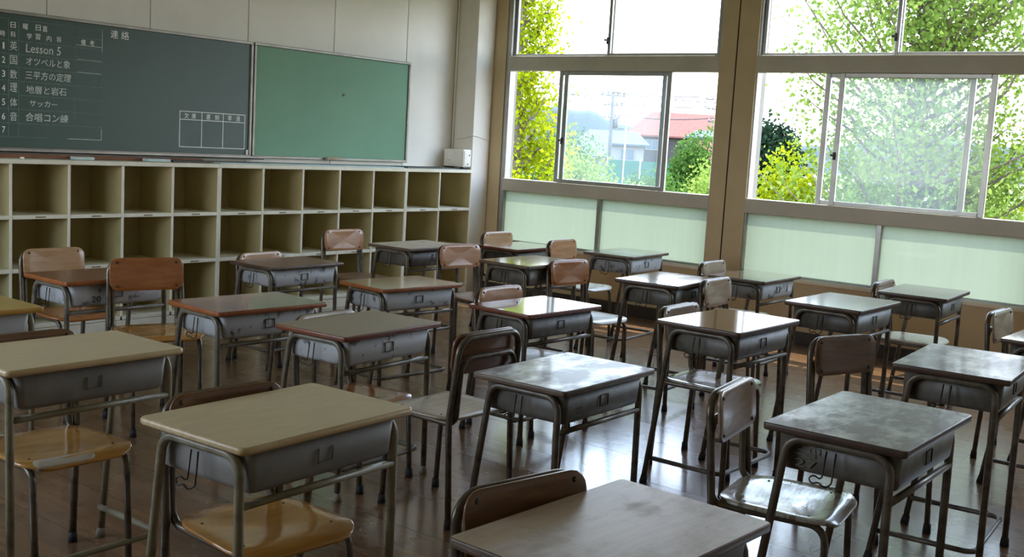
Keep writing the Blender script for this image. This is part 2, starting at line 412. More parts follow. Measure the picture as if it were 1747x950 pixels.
# ------------------------------------------------------------------ boards on the back wall
M_board = mat('dark green chalkboard', srgb(42, 70, 56), srgb(50, 76, 64), 1.6, rough=.42, lo=.3, hi=.75, spec=.45)
M_green = mat('green notice board', srgb(112, 156, 124), srgb(106, 148, 118), 1.2, rough=.6)
M_bframe = mat('dull aluminium board frame', srgb(150, 146, 136), srgb(128, 122, 112), 6, rough=.4, metal=.4)
M_chalk = mat('white chalk', srgb(238, 240, 234), srgb(196, 204, 198), 90, rough=.9)
M_chalk_dim = mat('faint chalk', srgb(128, 150, 140), srgb(84, 110, 100), 30, rough=.9)
M_paint = mat('white painted lettering', srgb(246, 246, 240), rough=.7)
def board(name, x0, x1, z0, z1, surf, label, cat):
    t = tag(empty(name, (0, 0, 0)), label, cat)
    m = MB(); m.box(x0+.012, x1-.012, 7.075, 7.10, z0+.012, z1-.012); m.build('board_surface', surf, t)
    for a, b, c, d in ((x0, x1, z1-.022, z1), (x0, x1, z0, z0+.022), (x0, x0+.022, z0+.02, z1-.02), (x1-.022, x1, z0+.02, z1-.02)):
        m = MB(); m.box(a, b, 7.062, 7.10, c, d, .004, 2); m.build('frame_rail', M_bframe, t)
    return t
bb = board('blackboard', 2.0, 5.562, 1.224, 2.123, M_board, 'dark green chalkboard with a chalked timetable on the left wall', 'blackboard')
m = MB(); m.box(2.0, 5.64, 7.0, 7.064, 1.212, 1.226, .003); m.box(2.0, 5.64, 7.0, 7.006, 1.212, 1.240, .002); m.build('chalk_ledge', M_bframe, bb)
gb = board('notice_board', 5.572, 7.335, 1.222, 2.125, M_green, 'plain mid-green notice board beside the chalkboard', 'notice board')
YT = 7.0742
def chalk_line(x0, x1, z0, z1, mt):
    m = MB(); m.box(x0, x1, YT, YT+.001, z0, z1); m.build('chalk_line', mt, bb)
def W(s, x0, x1, z, mt=None, h=None, sh=.06): lettering(s, x0, x1, z, YT, mt or M_chalk, bb, 'lettering', h, sh)
def ch(s, x, z, w, mt=None, h=None): W(s, x-w/2, x+w/2, z, mt, h, 0)
for s, x, z in (('日', 3.640, 2.032), ('曜', 3.722, 2.031), ('日', 3.809, 2.033), ('直', 3.856, 2.032), ('時', 3.570, 1.972), ('科', 3.640, 1.973),
                ('学', 3.749, 1.972), ('習', 3.807, 1.975), ('内', 3.884, 1.971), ('容', 3.954, 1.973), ('備', 4.130, 1.973), ('考', 4.195, 1.973)):
    ch(s, x, z, .034, M_paint, .037)
ch('連', 4.364, 2.052, .058, M_paint, .056); ch('絡', 4.447, 2.052, .060, M_paint, .058)
for k, z in enumerate((1.895, 1.806, 1.717, 1.626, 1.536, 1.444, 1.358)): ch(str(k+1), 3.577, z, .022 if k else .011, M_paint, .042)
for s, z in zip('英国数理体音', (1.899, 1.810, 1.718, 1.634, 1.538, 1.446)): ch(s, 3.643, z, .048, None, .058)
W('Lesson 5', 3.727, 3.968, 1.895, h=.056); W('オツベルと象', 3.727, 4.036, 1.812, h=.054); W('三平方の定理', 3.723, 4.042, 1.722, h=.054)
W('地層と岩石', 3.728, 4.010, 1.628, h=.052); W('サッカー', 3.752, 3.946, 1.538, h=.042); W('合唱コン練', 3.724, 4.024, 1.448, h=.056)
for z in (2.070, 1.934, 1.849, 1.764, 1.676, 1.586, 1.494, 1.403, 1.314):
    bright = z > 2 or z in (1.849, 1.764)
    chalk_line(3.30, 3.90 if z < 1.35 else 4.272, z-.0012, z+.0012, M_chalk_dim)
chalk_line(4.076, 4.272, 2.000, 2.0025, M_chalk_dim); chalk_line(4.076, 4.272, 1.950, 1.953, M_chalk)
chalk_line(4.02, 4.272, 1.3135, 1.3165, M_chalk); chalk_line(4.09, 4.268, 1.8545, 1.8565, M_chalk); chalk_line(4.09, 4.265, 1.768, 1.7705, M_chalk)
for xx, za, zb, mt in ((3.610, 1.314, 2.066, M_chalk_dim), (3.677, 1.314, 2.066, M_chalk_dim), (4.0765, 1.45, 2.07, M_chalk_dim), (4.272, 1.314, 1.39, M_chalk), (4.272, 1.92, 2.074, M_chalk), (4.271, 1.39, 1.92, M_chalk_dim)):
    chalk_line(xx-.0015, xx+.0015, za, zb, mt)
for a, b, c, d in ((4.908, 5.502, 1.551, 1.556), (4.908, 5.502, 1.491, 1.496), (4.908, 5.502, 1.288, 1.293)): chalk_line(a, b, c, d, M_paint)
for xx in (4.908, 5.102, 5.297, 5.502): chalk_line(xx-.0025, xx+.0025, 1.29, 1.554, M_paint)
for s, xx in (('欠', 4.967), ('席', 5.030), ('遅', 5.159), ('刻', 5.238), ('早', 5.358), ('退', 5.437)): ch(s, xx, 1.522, .036, M_paint, .040)
m = MB(); m.box(5.518, 5.530, 7.058, 7.076, 1.245, 1.285, .003); tag(m.build('chalk_stub', M_paint), 'short white chalk stub in the lower right corner of the chalkboard', 'chalk')
m = MB(); m.tube([(6.531, 7.074, 1.781), (6.531, 7.066, 1.781)], .010, 12); tag(m.build('magnet', M_lock), 'small black round magnet on the green notice board', 'magnet')
m = MB(); m.box(6.33, 6.475, 7.02, 7.062, 1.224, 1.250, .006, 2); tag(m.build('chalk_eraser', mat('pinkish felt', srgb(170, 150, 130), rough=.9)), 'small beige chalk eraser under the green notice board', 'eraser')

# ------------------------------------------------------------------ cubbyholes
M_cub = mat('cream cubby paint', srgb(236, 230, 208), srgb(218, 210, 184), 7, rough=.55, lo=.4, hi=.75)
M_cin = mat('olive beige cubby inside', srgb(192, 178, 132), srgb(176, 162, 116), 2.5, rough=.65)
M_tape = mat('old name tape', srgb(150, 130, 100), srgb(120, 100, 74), 40, rough=.8)
YS, YK = 6.82, 7.225
units = [([1.10+.4*k for k in range(0, 0)] + [3.101, 3.497, 3.893, 4.289, 4.688, 5.082], 'cream cubbyhole unit under the chalkboard, cut off by the left edge'),
         ([5.098, 5.499, 5.900, 6.296, 6.685, 7.082], 'five-bay cream cubbyhole unit under the green notice board'),
         ([7.098, 7.530, 7.968], 'narrow two-bay cream cubbyhole unit beside the corner pillar')]
def marks(mb, x, z): mb.box(x-.04, x+.04, YS-.0022, YS-.0005, z-.006, z+.006)
for xs, lab in units:
    t = tag(empty('cubbyhole_unit', ((xs[0]+xs[-1])/2, YS+.2, 0)), lab, 'shelf unit', 'cubbyhole units along the back wall')
    ox, oy = t.location.x, t.location.y
    def part(nm, mbx, mats):
        o = mbx.build(nm, mats, t); o.data.transform(Matrix.Translation((-ox, -oy, 0))); return o
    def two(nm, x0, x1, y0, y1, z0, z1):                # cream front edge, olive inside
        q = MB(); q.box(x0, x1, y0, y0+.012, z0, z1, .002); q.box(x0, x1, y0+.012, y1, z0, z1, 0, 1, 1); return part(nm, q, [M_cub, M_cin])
    n = len(xs)
    q = MB(); q.box(xs[0]-.008, xs[-1]+.008, YS-.004, 7.10, 1.150, 1.180, .003); part('top_board', q, M_cub)
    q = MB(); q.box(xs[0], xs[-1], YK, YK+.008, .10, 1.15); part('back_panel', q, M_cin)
    q = MB(); q.box(xs[0]-.006, xs[-1]+.006, YS+.004, YS+.022, 0, .073); part('plinth', q, M_cub)
    for j, xx in enumerate(xs):
        two('side_panel' if j in (0, n-1) else 'divider', xx-.008, xx+.008, YS, YK, .0 if j in (0, n-1) else .1, 1.15)
    for j in range(n-1):
        for z, nm in ((.102, 'bottom_shelf'), (.474, 'shelf'), (.821, 'shelf')):
            q = MB(); q.box(xs[j]+.008, xs[j+1]-.008, YS+.002, YS+.014, z-.026, z, .002); q.box(xs[j]+.008, xs[j+1]-.008, YS+.014, YK, z-.018, z-.0005)
            s = part(nm, q, M_cub)
            if nm == 'shelf':
                q = MB(); q.box((xs[j]+xs[j+1])/2-.035, (xs[j]+xs[j+1])/2+.035, YS+.0008, YS+.0022, z-.018, z-.009)
                o = q.build('name_tape', M_tape, s); o.data.transform(Matrix.Translation((-ox, -oy, 0)))
# odds and ends on top of the units
def small(name, box, m_, lab, cat, bev=.004):
    q = MB(); q.box(*box, bev, 2); return tag(q.build(name, m_), lab, cat)
M_ply = mat('raw brown board', srgb(132, 84, 56), srgb(108, 72, 48), 8, (1, 8, 1), rough=.7)
M_ice = mat('pale blue plastic', srgb(186, 204, 202), srgb(172, 190, 188), 8, rough=.4)
small('wooden_board', (3.10, 5.06, 6.985, 7.0, 1.1805, 1.206), M_ply, 'long thin brown board lying on the cubbyhole unit under the chalkboard', 'board', .002)
small('plastic_block', (3.98, 4.12, 6.90, 6.97, 1.1805, 1.202), M_ice, 'pale blue plastic block left of the other one on the cubbyhole unit', 'block')
small('plastic_block', (4.53, 4.72, 6.90, 6.97, 1.1805, 1.202), M_ice, 'pale blue plastic block nearer the middle of the cubbyhole units', 'block')
small('felt_strip', (4.74, 5.06, 6.90, 6.975, 1.1805, 1.196), M_base, 'dark strip on the cubbyhole unit right of the pale blocks', 'strip')
small('plastic_sheet', (5.10, 7.06, 6.83, 7.06, 1.1805, 1.1895), M_ice, 'pale blue sheet covering the top of the five-bay cubbyhole unit', 'sheet', .002)
small('rubber_mat', (7.14, 7.94, 6.86, 7.02, 1.1805, 1.190), mat('grey mat', srgb(92, 98, 98), rough=.7), 'dark grey mat under the small white device by the pillar', 'mat', .002)
q = MB(); q.tube([(3.60, 6.86, 1.186), (3.60, 6.90, 1.186)], .0055, 8); tag(q.build('chalk_stub', M_paint), 'tiny white chalk stub on top of the leftmost cubbyhole unit', 'chalk')
# small white device with its back to the wall
dv = tag(empty('white_device', (7.905, 6.955, 1.19)), 'small white rounded box-shaped device at the right end of the cubbyholes', 'appliance')
M_dev = mat('white device plastic', srgb(226, 222, 210), rough=.35)
q = MB(); q.box(-.060, .060, -.125, .125, .012, .180, .014, 3); q.build('body', M_dev, dv, True)
q = MB(); q.box(-.045, .045, -.128, -.1245, .028, .165, .002); q.build('control_panel', M_dev, dv)
for xx, zz in ((.022, .125), (.005, .042)):
    q = MB(); q.tube([(xx, -.127, zz), (xx, -.134, zz)], .006, 8); q.build('knob', M_lock, dv)
q = MB(); q.box(-.0622, -.0595, .03, .08, .070, .075); q.build('side_mark', M_transom, dv)
for yy in (-.1, .1):
    q = MB(); q.box(-.05, .05, yy-.02, yy+.02, 0, .014, .003); q.build('foot', M_lock, dv)

# ------------------------------------------------------------------ desks
M_frame_pale = mat('pale grey-green paint, chipped', srgb(146, 137, 110), srgb(98, 86, 66), 14, rough=.4, lo=.5, hi=.72)
M_frame_dark = mat('grey-brown paint, rusty', srgb(112, 102, 86), srgb(74, 60, 46), 16, rough=.38, lo=.42, hi=.7, metal=.2)
M_frame_grey = mat('warm grey paint, worn', srgb(116, 108, 90), srgb(76, 64, 50), 15, rough=.4, lo=.48, hi=.72, metal=.1)
M_tray_grey = mat('grey tray', srgb(138, 132, 124), srgb(118, 112, 104), 6, rough=.5)
M_tray_scuff = mat('blue-grey tray, scuffed', srgb(172, 170, 166), srgb(88, 84, 78), 18, rough=.5, lo=.56, hi=.66)
M_tray_dark = mat('dark grey tray', srgb(108, 102, 90), srgb(80, 74, 64), 16, rough=.45)
M_cap = mat('black rubber', srgb(34, 31, 29), rough=.7)
M_cap_pale = mat('worn pale rubber', srgb(140, 130, 112), rough=.7)
M_wire = mat('dark wire', srgb(58, 52, 46), rough=.4, metal=.6)
M_ink = mat('black marker ink', srgb(24, 22, 24), rough=.6)
M_inkl = mat('pale marker ink', srgb(112, 106, 92), rough=.6)
M_sticker = mat('white sticker', srgb(214, 212, 206), rough=.5)

E_pale = mat('pale plastic desk rim', srgb(220, 196, 150), srgb(202, 174, 128), 9, (1, 6, 1), rough=.35)
E_orange = mat('orange-brown wooden rim', srgb(166, 98, 50), srgb(140, 80, 42), 12, (6, 1, 1), rough=.35)
E_red = mat('red-brown wooden rim', srgb(128, 72, 46), srgb(104, 58, 38), 12, rough=.35)
E_dark = mat('dark wooden rim', srgb(92, 70, 54), srgb(72, 54, 42), 12, rough=.4)
E_grey = mat('greyed wooden rim', srgb(118, 98, 78), srgb(92, 74, 58), 12, rough=.4)
E_must = mat('mustard wooden rim', srgb(190, 142, 62), rough=.35)
T_pale = top_mat('pale beige desk top', srgb(226, 204, 158), srgb(214, 190, 144), .10, .30)
T_must = top_mat('mustard desk top', srgb(198, 164, 88), srgb(188, 152, 78), .08, .28)
T_brown = top_mat('brown desk top', srgb(150, 100, 66), srgb(138, 92, 60), .10, .25)
T_red = top_mat('varnished reddish desk top', srgb(170, 112, 84), srgb(186, 130, 96), .25, .13, .6)
T_grey = top_mat('smooth grey-brown desk top', srgb(166, 152, 130), srgb(158, 144, 122), .05, .22, .4)
T_matte = top_mat('matt grey-brown desk top', srgb(168, 150, 122), srgb(158, 140, 112), .06, .42)
T_tan = top_mat('varnished light brown desk top', srgb(194, 160, 116), srgb(184, 150, 106), .12, .14, .6)
T_dkbr = top_mat('dull brown desk top', srgb(146, 108, 84), srgb(134, 98, 76), .15, .3)
T_gloss = top_mat('glossy brown desk top', srgb(160, 136, 112), srgb(150, 126, 102), .12, .08, 1.0)
T_gloss2 = top_mat('glossy worn brown desk top', srgb(150, 134, 116), srgb(128, 110, 92), .40, .10, 1.0)
T_worn = top_mat('worn grey desk top', srgb(200, 192, 178), srgb(126, 112, 96), .66, .32, .2)
T_worn2 = top_mat('scratched grey-beige desk top', srgb(206, 186, 160), srgb(180, 160, 134), .40, .36, .05)

def make_desk(x, y, th, H, top, rim, frame, tray, label, caps=None, pale=False, holder=True, hook=1):
    t = tag(empty('school_desk', (x, y, 0), th), label, 'desk', 'school desks in rows')
    caps = caps or M_cap
    q = MB(); slab(q, .60, .40, H-.021, H, .022 if pale else .014, .0065 if pale else .003)
    q.build('desk_top', [top, rim], t)
    zt = H-.0225
    for s in (-1, 1):
        xs = s*.268
        path = fillet([(xs, -.160, .004), (xs, -.152, zt-.0125), (xs, .135, zt-.0125), (xs, .225, .004)], [.050, .050], 6)
        q = MB(); q.tube(path, .0125, 10); f = q.build('leg_frame', frame, t)
        for (py, dy) in ((-.160, 0), (.225, .006)):
            q = MB(); q.tube([(xs, py-dy*.0+(.0 if dy == 0 else .0), 0), (xs, py-(dy*1.0 if dy else 0), .035)], [.0175, .0145], 10); q.build('rubber_foot', caps, f)
    # front bar between the legs, foot rail round three sides near the floor
    q = MB(); q.tube([(-.262, -.155, H-.158), (.262, -.155, H-.158)], .0105, 8); q.build('front_bar', frame, t)
    zr = .115; yb = .225-(.09)*zr/(H-.03)
    q = MB(); q.tube(fillet([(-.255, yb, zr), (-.255, -.140, zr), (.255, -.140, zr), (.255, yb, zr)], .045, 6), .0105, 8); q.build('foot_rail', frame, t)
    # book tray, open towards the chair
    b2 = bmesh.new(); bmesh.ops.create_cube(b2, size=1)
    w, d, hh = .508, .335, .112
    for v in b2.verts: v.co = Vector((v.co.x*w*(1 if v.co.z > 0 else .965), -.005+v.co.y*d+(.006 if (v.co.z < 0 and v.co.y < 0) else 0), zt-hh/2+v.co.z*hh))
    bm_e = [e for e in b2.edges if (all(v.co.z < zt-hh*.9 for v in e.verts)) or (all(v.co.y < 0 for v in e.verts) and abs(e.verts[0].co.z-e.verts[1].co.z) > .05)]
    dele = [f for f in b2.faces if f.normal.z > .9 or f.normal.y > .9]
    bmesh.ops.delete(b2, geom=dele, context='FACES_ONLY')
    bm_e = [e for e in bm_e if e.is_valid and len(e.link_faces) == 2]
    bmesh.ops.bevel(b2, geom=bm_e, offset=.022, segments=4, affect='EDGES', profile=.5)
    q = MB(); q.join(b2); tr = q.build('book_tray', tray, t, True)
    sm = tr.modifiers.new('thickness', 'SOLIDIFY'); sm.thickness = .003; sm.offset = -1
    if holder:
        hz = zt-.052; q = MB(); yf = -.1735
        e_ = .0024
        q.box(-.035, -.035+e_, yf-.002, yf+.002, hz-.018, hz+.018); q.box(.017-e_, .017, yf-.002, yf+.002, hz-.018, hz+.018); q.box(-.035, .017, yf-.002, yf+.002, hz-.018-e_, hz-.018)
        if not pale: q.box(-.035, .017, yf-.002, yf+.002, hz+.018, hz+.018+e_)
        q.build('name_card_holder', M_wire if not pale else tray, tr)
    for s in (-1, 1):                                   # wire bag hook below each side of the tray
        xs = s*.272; hy = .01
        pts = [(xs, hy-.016, zt-.03), (xs+s*.004, hy-.012, zt-.115), (xs+s*.012, hy+.004, zt-.130), (xs+s*.016, hy+.020, zt-.112), (xs+s*.018, hy+.036, zt-.124), (xs+s*.016, hy+.050, zt-.108), (xs+s*.012, hy+.034, zt-.098), (xs+s*.006, hy+.016, zt-.112), (xs, hy+.010, zt-.03)]
        q = MB(); q.tube(fillet(pts, .012, 3), .0024, 6); q.build('bag_hook', M_wire, t)
    return t, tr, zt

# id: x, y, turn, height, top, rim, frame, tray, label
DESKS = {
 1: (1.988, 4.387, 0.0, .700, T_must, E_must, M_frame_pale, M_tray_scuff, 'mustard-yellow desk of which only one corner shows at the left edge'),
 2: (3.036, 5.022, 0.1, .691, T_brown, E_orange, M_frame_grey, M_tray_scuff, 'brown desk with the number 20 inked on its grey tray'),
 3: (4.539, 5.370, 1.0, .638, T_dkbr, E_dark, M_frame_grey, M_tray_scuff, 'low dull-brown desk with a scribbled pale tray, before the cubbyholes'),
 4: (5.652, 5.305, 1.6, .714, T_worn2, E_grey, M_frame_grey, M_tray_dark, 'grey-topped desk with a white sticker on its dark tray, near the cubbyholes'),
 5: (6.855, 5.341, 2.6, .655, T_gloss, E_red, M_frame_dark, M_tray_dark, 'small desk in the far corner under the first frosted pane'),
 6: (5.593, 4.239, 0.0, .721, T_gloss, E_grey, M_frame_dark, M_tray_dark, 'dark desk in the middle distance, just in front of the far-corner desk'),
 7: (6.795, 4.289, 5.1, .719, T_gloss2, E_grey, M_frame_dark, M_tray_scuff, 'bright-topped desk by the pier between the two windows, standing before the frosted pane'),
 8: (5.626, 3.254, 5.5, .723, T_gloss2, E_dark, M_frame_dark, M_tray_dark, 'dark desk with a blotched shiny top below the pier between the windows'),
 9: (6.719, 3.225, 1.4, .680, T_gloss, E_grey, M_frame_dark, M_tray_scuff, 'window-side desk with a white sticker on its pale tray'),
 10: (6.730, 2.118, 4.0, .717, T_grey, E_dark, M_frame_dark, M_tray_dark, 'rightmost desk against the right-hand frosted panes'),
 11: (5.538, 2.148, 0.7, .745, T_grey, E_dark, M_frame_dark, M_tray_dark, 'smooth-topped desk in front of the desk nearest the right frosted panes'),
 12: (3.183, 4.027, -2.5, .674, T_red, E_orange, M_frame_grey, M_tray_scuff, 'varnished reddish desk in front of the chair with an orange-brown back'),
 13: (4.551, 4.383, -5.4, .630, T_tan, E_orange, M_frame_dark, M_tray_scuff, 'light brown varnished desk with an orange rim and a plain grey tray'),
 14: (4.446, 3.325, -1.8, .652, T_gloss, E_red, M_frame_dark, M_tray_dark, 'desk in the middle of the room whose top mirrors the bright window'),
 15: (4.396, 2.213, -0.1, .742, T_gloss, E_dark, M_frame_dark, M_tray_dark, 'tall dark desk with a very shiny top right of centre'),
 16: (3.207, 3.317, 3.3, .677, T_matte, E_red, M_frame_grey, M_tray_scuff, 'smooth grey-brown desk with a red-brown rim and scuffed bluish tray, left of centre'),
 17: (1.816, 3.192, 1.1, .744, T_pale, E_pale, M_frame_pale, M_tray_grey, 'pale beige desk cut off by the left edge of the picture'),
 18: (1.847, 2.188, 2.5, .737, T_pale, E_pale, M_frame_pale, M_tray_grey, 'large pale beige desk in the left foreground with its whole top in view'),
 19: (3.228, 2.259, 1.2, .656, T_worn, E_grey, M_frame_dark, M_tray_dark, 'worn grey desk at the centre, before the chair turned back to front'),
 20: (3.094, 1.086, 0.8, .740, T_worn, E_dark, M_frame_dark, M_tray_dark, 'heavily worn desk in the right foreground with writing on its side'),
 21: (4.250, 1.154, 4.7, .756, T_worn, E_dark, M_frame_dark, M_tray_dark, 'worn grey desk cut off by the right edge, behind the foreground desk'),
 22: (1.886, 1.167, -2.3, .685, T_worn2, E_grey, M_frame_dark, M_tray_dark, 'scratched grey-beige desk cut off by the bottom edge of the picture'),
 23: (5.640, 1.119, 0.0, .700, T_gloss, E_dark, M_frame_dark, M_tray_dark, 'desk of which only a bright corner shows at the right edge'),
}
desk_objs = {}
for k, (x, y, th, H, top, rim, fr, tray, lab) in DESKS.items():
    pale = k in (17, 18)
    desk_objs[k] = make_desk(x, y, R(th), H, top, rim, fr, tray, lab, caps=M_cap_pale if k in (16, 17, 18, 1) else M_cap, pale=pale)
def ink(k, s, x0, x1, dz, mt=None, h=None):              # handwriting on a tray front (desk coordinates)
    t, tr, zt = desk_objs[k]; lettering(s, x0, x1, zt+dz, -.1735, mt or M_ink, tr, 'handwriting', h)
def ink_side(k, s, y0, y1, dz, h):                       # handwriting on the left side of a tray
    t, tr, zt = desk_objs[k]; o = lettering(s, -(y1-y0)/2, (y1-y0)/2, 0, 0, M_inkl, tr, 'handwriting', h)
    o.data.transform(Matrix.Rotation(R(-90), 4, 'Z')); o.data.transform(Matrix.Translation((-.2525, (y0+y1)/2, zt+dz)))
ink(2, '20', -.150, -.102, -.074, h=.030); ink(2, '9', -.116, -.100, -.036, h=.026); ink(19, '23', -.185, -.150, -.066, h=.024)
ink_side(20, '三中', .045, .115, -.045, .034); ink_side(20, '27', .055, .115, -.082, .022)
for k, xx in ((4, .10), (9, .17)):
    t, tr, zt = desk_objs[k]; q = MB(); q.box(xx-.028, xx+.028, -.1742, -.1722, zt-.075, zt-.030); q.build('sticker', M_sticker, tr)

# ------------------------------------------------------------------ chairs
W_tan = mat('light varnished plywood', srgb(200, 160, 118), srgb(182, 140, 98), 7, (1, 1, 6), rough=.25, coat=.3)
W_org = mat('orange-brown varnished plywood', srgb(172, 108, 58), srgb(150, 90, 46), 7, (1, 1, 6), rough=.22, coat=.4)
W_honey = mat('honey-coloured glossy plywood', srgb(206, 148, 72), srgb(186, 128, 58), 6, (1, 5, 1), rough=.16, coat=.8)
W_warm = mat('warm tan plywood', srgb(192, 140, 98), srgb(172, 120, 80), 7, (1, 1, 6), rough=.25, coat=.3)
W_grey = mat('greyed brown plywood', srgb(166, 140, 116), srgb(144, 118, 96), 8, (1, 1, 6), rough=.3, coat=.2)
W_pink = mat('pinkish worn plywood', srgb(186, 146, 118), srgb(164, 124, 98), 8, (1, 1, 6), rough=.3, coat=.2)
W_dark = mat('dark stained plywood', srgb(130, 92, 62), srgb(106, 74, 50), 7, (1, 1, 6), rough=.3, coat=.2)
W_pale = mat('pale worn plywood', srgb(200, 184, 156), srgb(176, 158, 130), 9, (1, 6, 1), rough=.3, coat=.2)
W_peel = mat('peeling grey plywood', srgb(190, 178, 160), srgb(128, 114, 98), 11, (1, 4, 1), rough=.16, coat=.8, lo=.5, hi=.62, bump=.2)
C_dark = mat('dark worn chair tube', srgb(104, 92, 76), srgb(66, 54, 42), 18, rough=.32, metal=.35, lo=.45, hi=.7)
C_grey = mat('grey chair tube', srgb(112, 103, 86), srgb(66, 55, 42), 18, rough=.3, metal=.4, lo=.48, hi=.72)
M_screw = mat('dull steel screw', srgb(78, 68, 58), rough=.35, metal=.6)

def curved_panel(mb, w, h, t, r, fn, nu=12, nv=6, seg=4):
    """rounded-rectangle sheet (u across, v along) bent by fn(u,v)->(point, normal)"""
    out = rounded_rect(w, h, r, seg)
    # concentric rings to the centre so that the bend reads
    fr = []; bk = []
    levels = (1.0, .985, .75, .5, .25)
    for li, s in enumerate(levels):
        a = []; b = []
        for u, v in out:
            p, n = fn(u*s, v*s); p, n = Vector(p), Vector(n)
            hh = t/2 if li else t/2*.72
            a.append(mb.bm.verts.new(p+n*hh)); b.append(mb.bm.verts.new(p-n*hh))
        fr.append(a); bk.append(b)
    m = len(out)
    def quad(a, b, k): 
        f = mb.bm.faces.new((a[k], a[(k+1) % m], b[(k+1) % m], b[k])); f.smooth = True
    for k in range(m):
        for i in range(len(levels)-1): quad(fr[i], fr[i+1], k); quad(bk[i+1], bk[i], k)
        quad(bk[0], fr[0], k)
    for rings, sgn in ((fr, 1), (bk, -1)):
        p, n = fn(0, 0); c = mb.bm.verts.new(Vector(p)+Vector(n)*t/2*sgn)
        for k in range(m):
            f = mb.bm.faces.new((rings[-1][k], rings[-1][(k+1) % m], c) if sgn > 0 else (rings[-1][(k+1) % m], rings[-1][k], c)); f.smooth = True

def make_chair(x, y, th, zt, wood, seat, tube, label, wb=.36, patch=False):
    """x, y: middle of the backrest on the floor plan; front of the chair is local -y; zt: top of the backrest"""
    t = tag(empty('school_chair', (x, y, 0), th), label, 'chair', 'plywood school chairs')
    zs = zt-.330                                           # seat surface
    hb = .160; zb = zt-hb/2
    Y0 = .012                                             # backrest board is at y ~ 0, seat runs forward from there
    def back_fn(u, v):
        p = (u, -.004-.018+.018*math.cos(u/(wb/2)*1.2)+v*.10, zb+v); n = Vector((.25*math.sin(u/(wb/2)*1.2), -1, .10)).normalized(); return p, n
    q = MB(); curved_panel(q, wb, hb, .011, .046, back_fn); bk = q.build('backrest', wood, t)
    for u in (-wb*.40, wb*.40):
        for v in (hb*.36, -hb*.36):
            p, n = back_fn(u, v); p = Vector(p)+n*.0055
            q = MB(); q.tube([p, p+n*.004], [.0075, .004], 8); q.build('screw', M_screw, bk)
    xo, xi = .183, .158
    # outer hoop: rear legs and top rail
    q = MB(); q.tube(fillet([(-xo, .010, .004), (-xo, -.012, zs), (-xo+.006, .020, zt-.014), (xo-.006, .020, zt-.014), (xo, -.012, zs), (xo, .010, .004)], [.3, .065, .065, .3], 6), .0125, 10)
    hoop = q.build('back_frame', tube, t)
    # inner hoop: middle rail, down beside the rear legs, forward under the seat, front legs
    zr = zs-.020
    side = lambda s: [(s*xi, -.375, .004), (s*xi, -.355, zr), (s*xi, -.002, zr), (s*xi, .016, zb-.012)]
    q = MB(); q.tube(fillet(side(-1)+side(1)[::-1], [.05, .045, .055, .055, .045, .05], 6), .0115, 10)
    inner = q.build('seat_frame', tube, t)
    for par, pts in ((hoop, ((-xo, .010, .0012), (xo, .010, .0012))), (inner, ((-xi, -.375, -.0012), (xi, -.375, -.0012)))):
        for px, py, sl in pts:
            q = MB(); q.tube([(px, py, 0), (px, py, .036)], [.0165, .0145], 10); q.build('rubber_foot', M_cap, par)
    q = MB(); q.tube([(-xi, -.24, zr), (xi, -.24, zr)], .009, 8); q.build('seat_brace', tube, t)
    def seat_fn(u, v):                                     # v: -front .. +back
        z = zs-.006-.010*math.cos(min(1, abs(u)/.19)*1.4)*max(0, 1-abs(v+.0)/.2)+.010*(abs(u)/.19)**2*.3
        if v < -.13: z -= (-(v+.13))**2*4.5
        return (u*(1-.12*max(0, v/.18)), -.200+v, z), Vector((0, .0 if v > -.13 else -.35, 1)).normalized()
    q = MB(); curved_panel(q, .385, .375, .011, .085, seat_fn, seg=5); st = q.build('seat', seat, t)
    if patch:                                              # bare wood where the veneer has come off the front edge
        q = MB(); curved_panel(q, .20, .060, .0115, .024, lambda u, v: seat_fn(u-.055+v*.3, v-.150)); q.build('bare_wood_patch', W_pale, st)
    for u in (-.14, .14):
        for v in (.10, -.10):
            p, n = seat_fn(u, v); p = Vector(p)+n*.005; q = MB(); q.tube([p, p+n*.003], [.005, .003], 8); q.build('screw', M_screw, st)
    return t
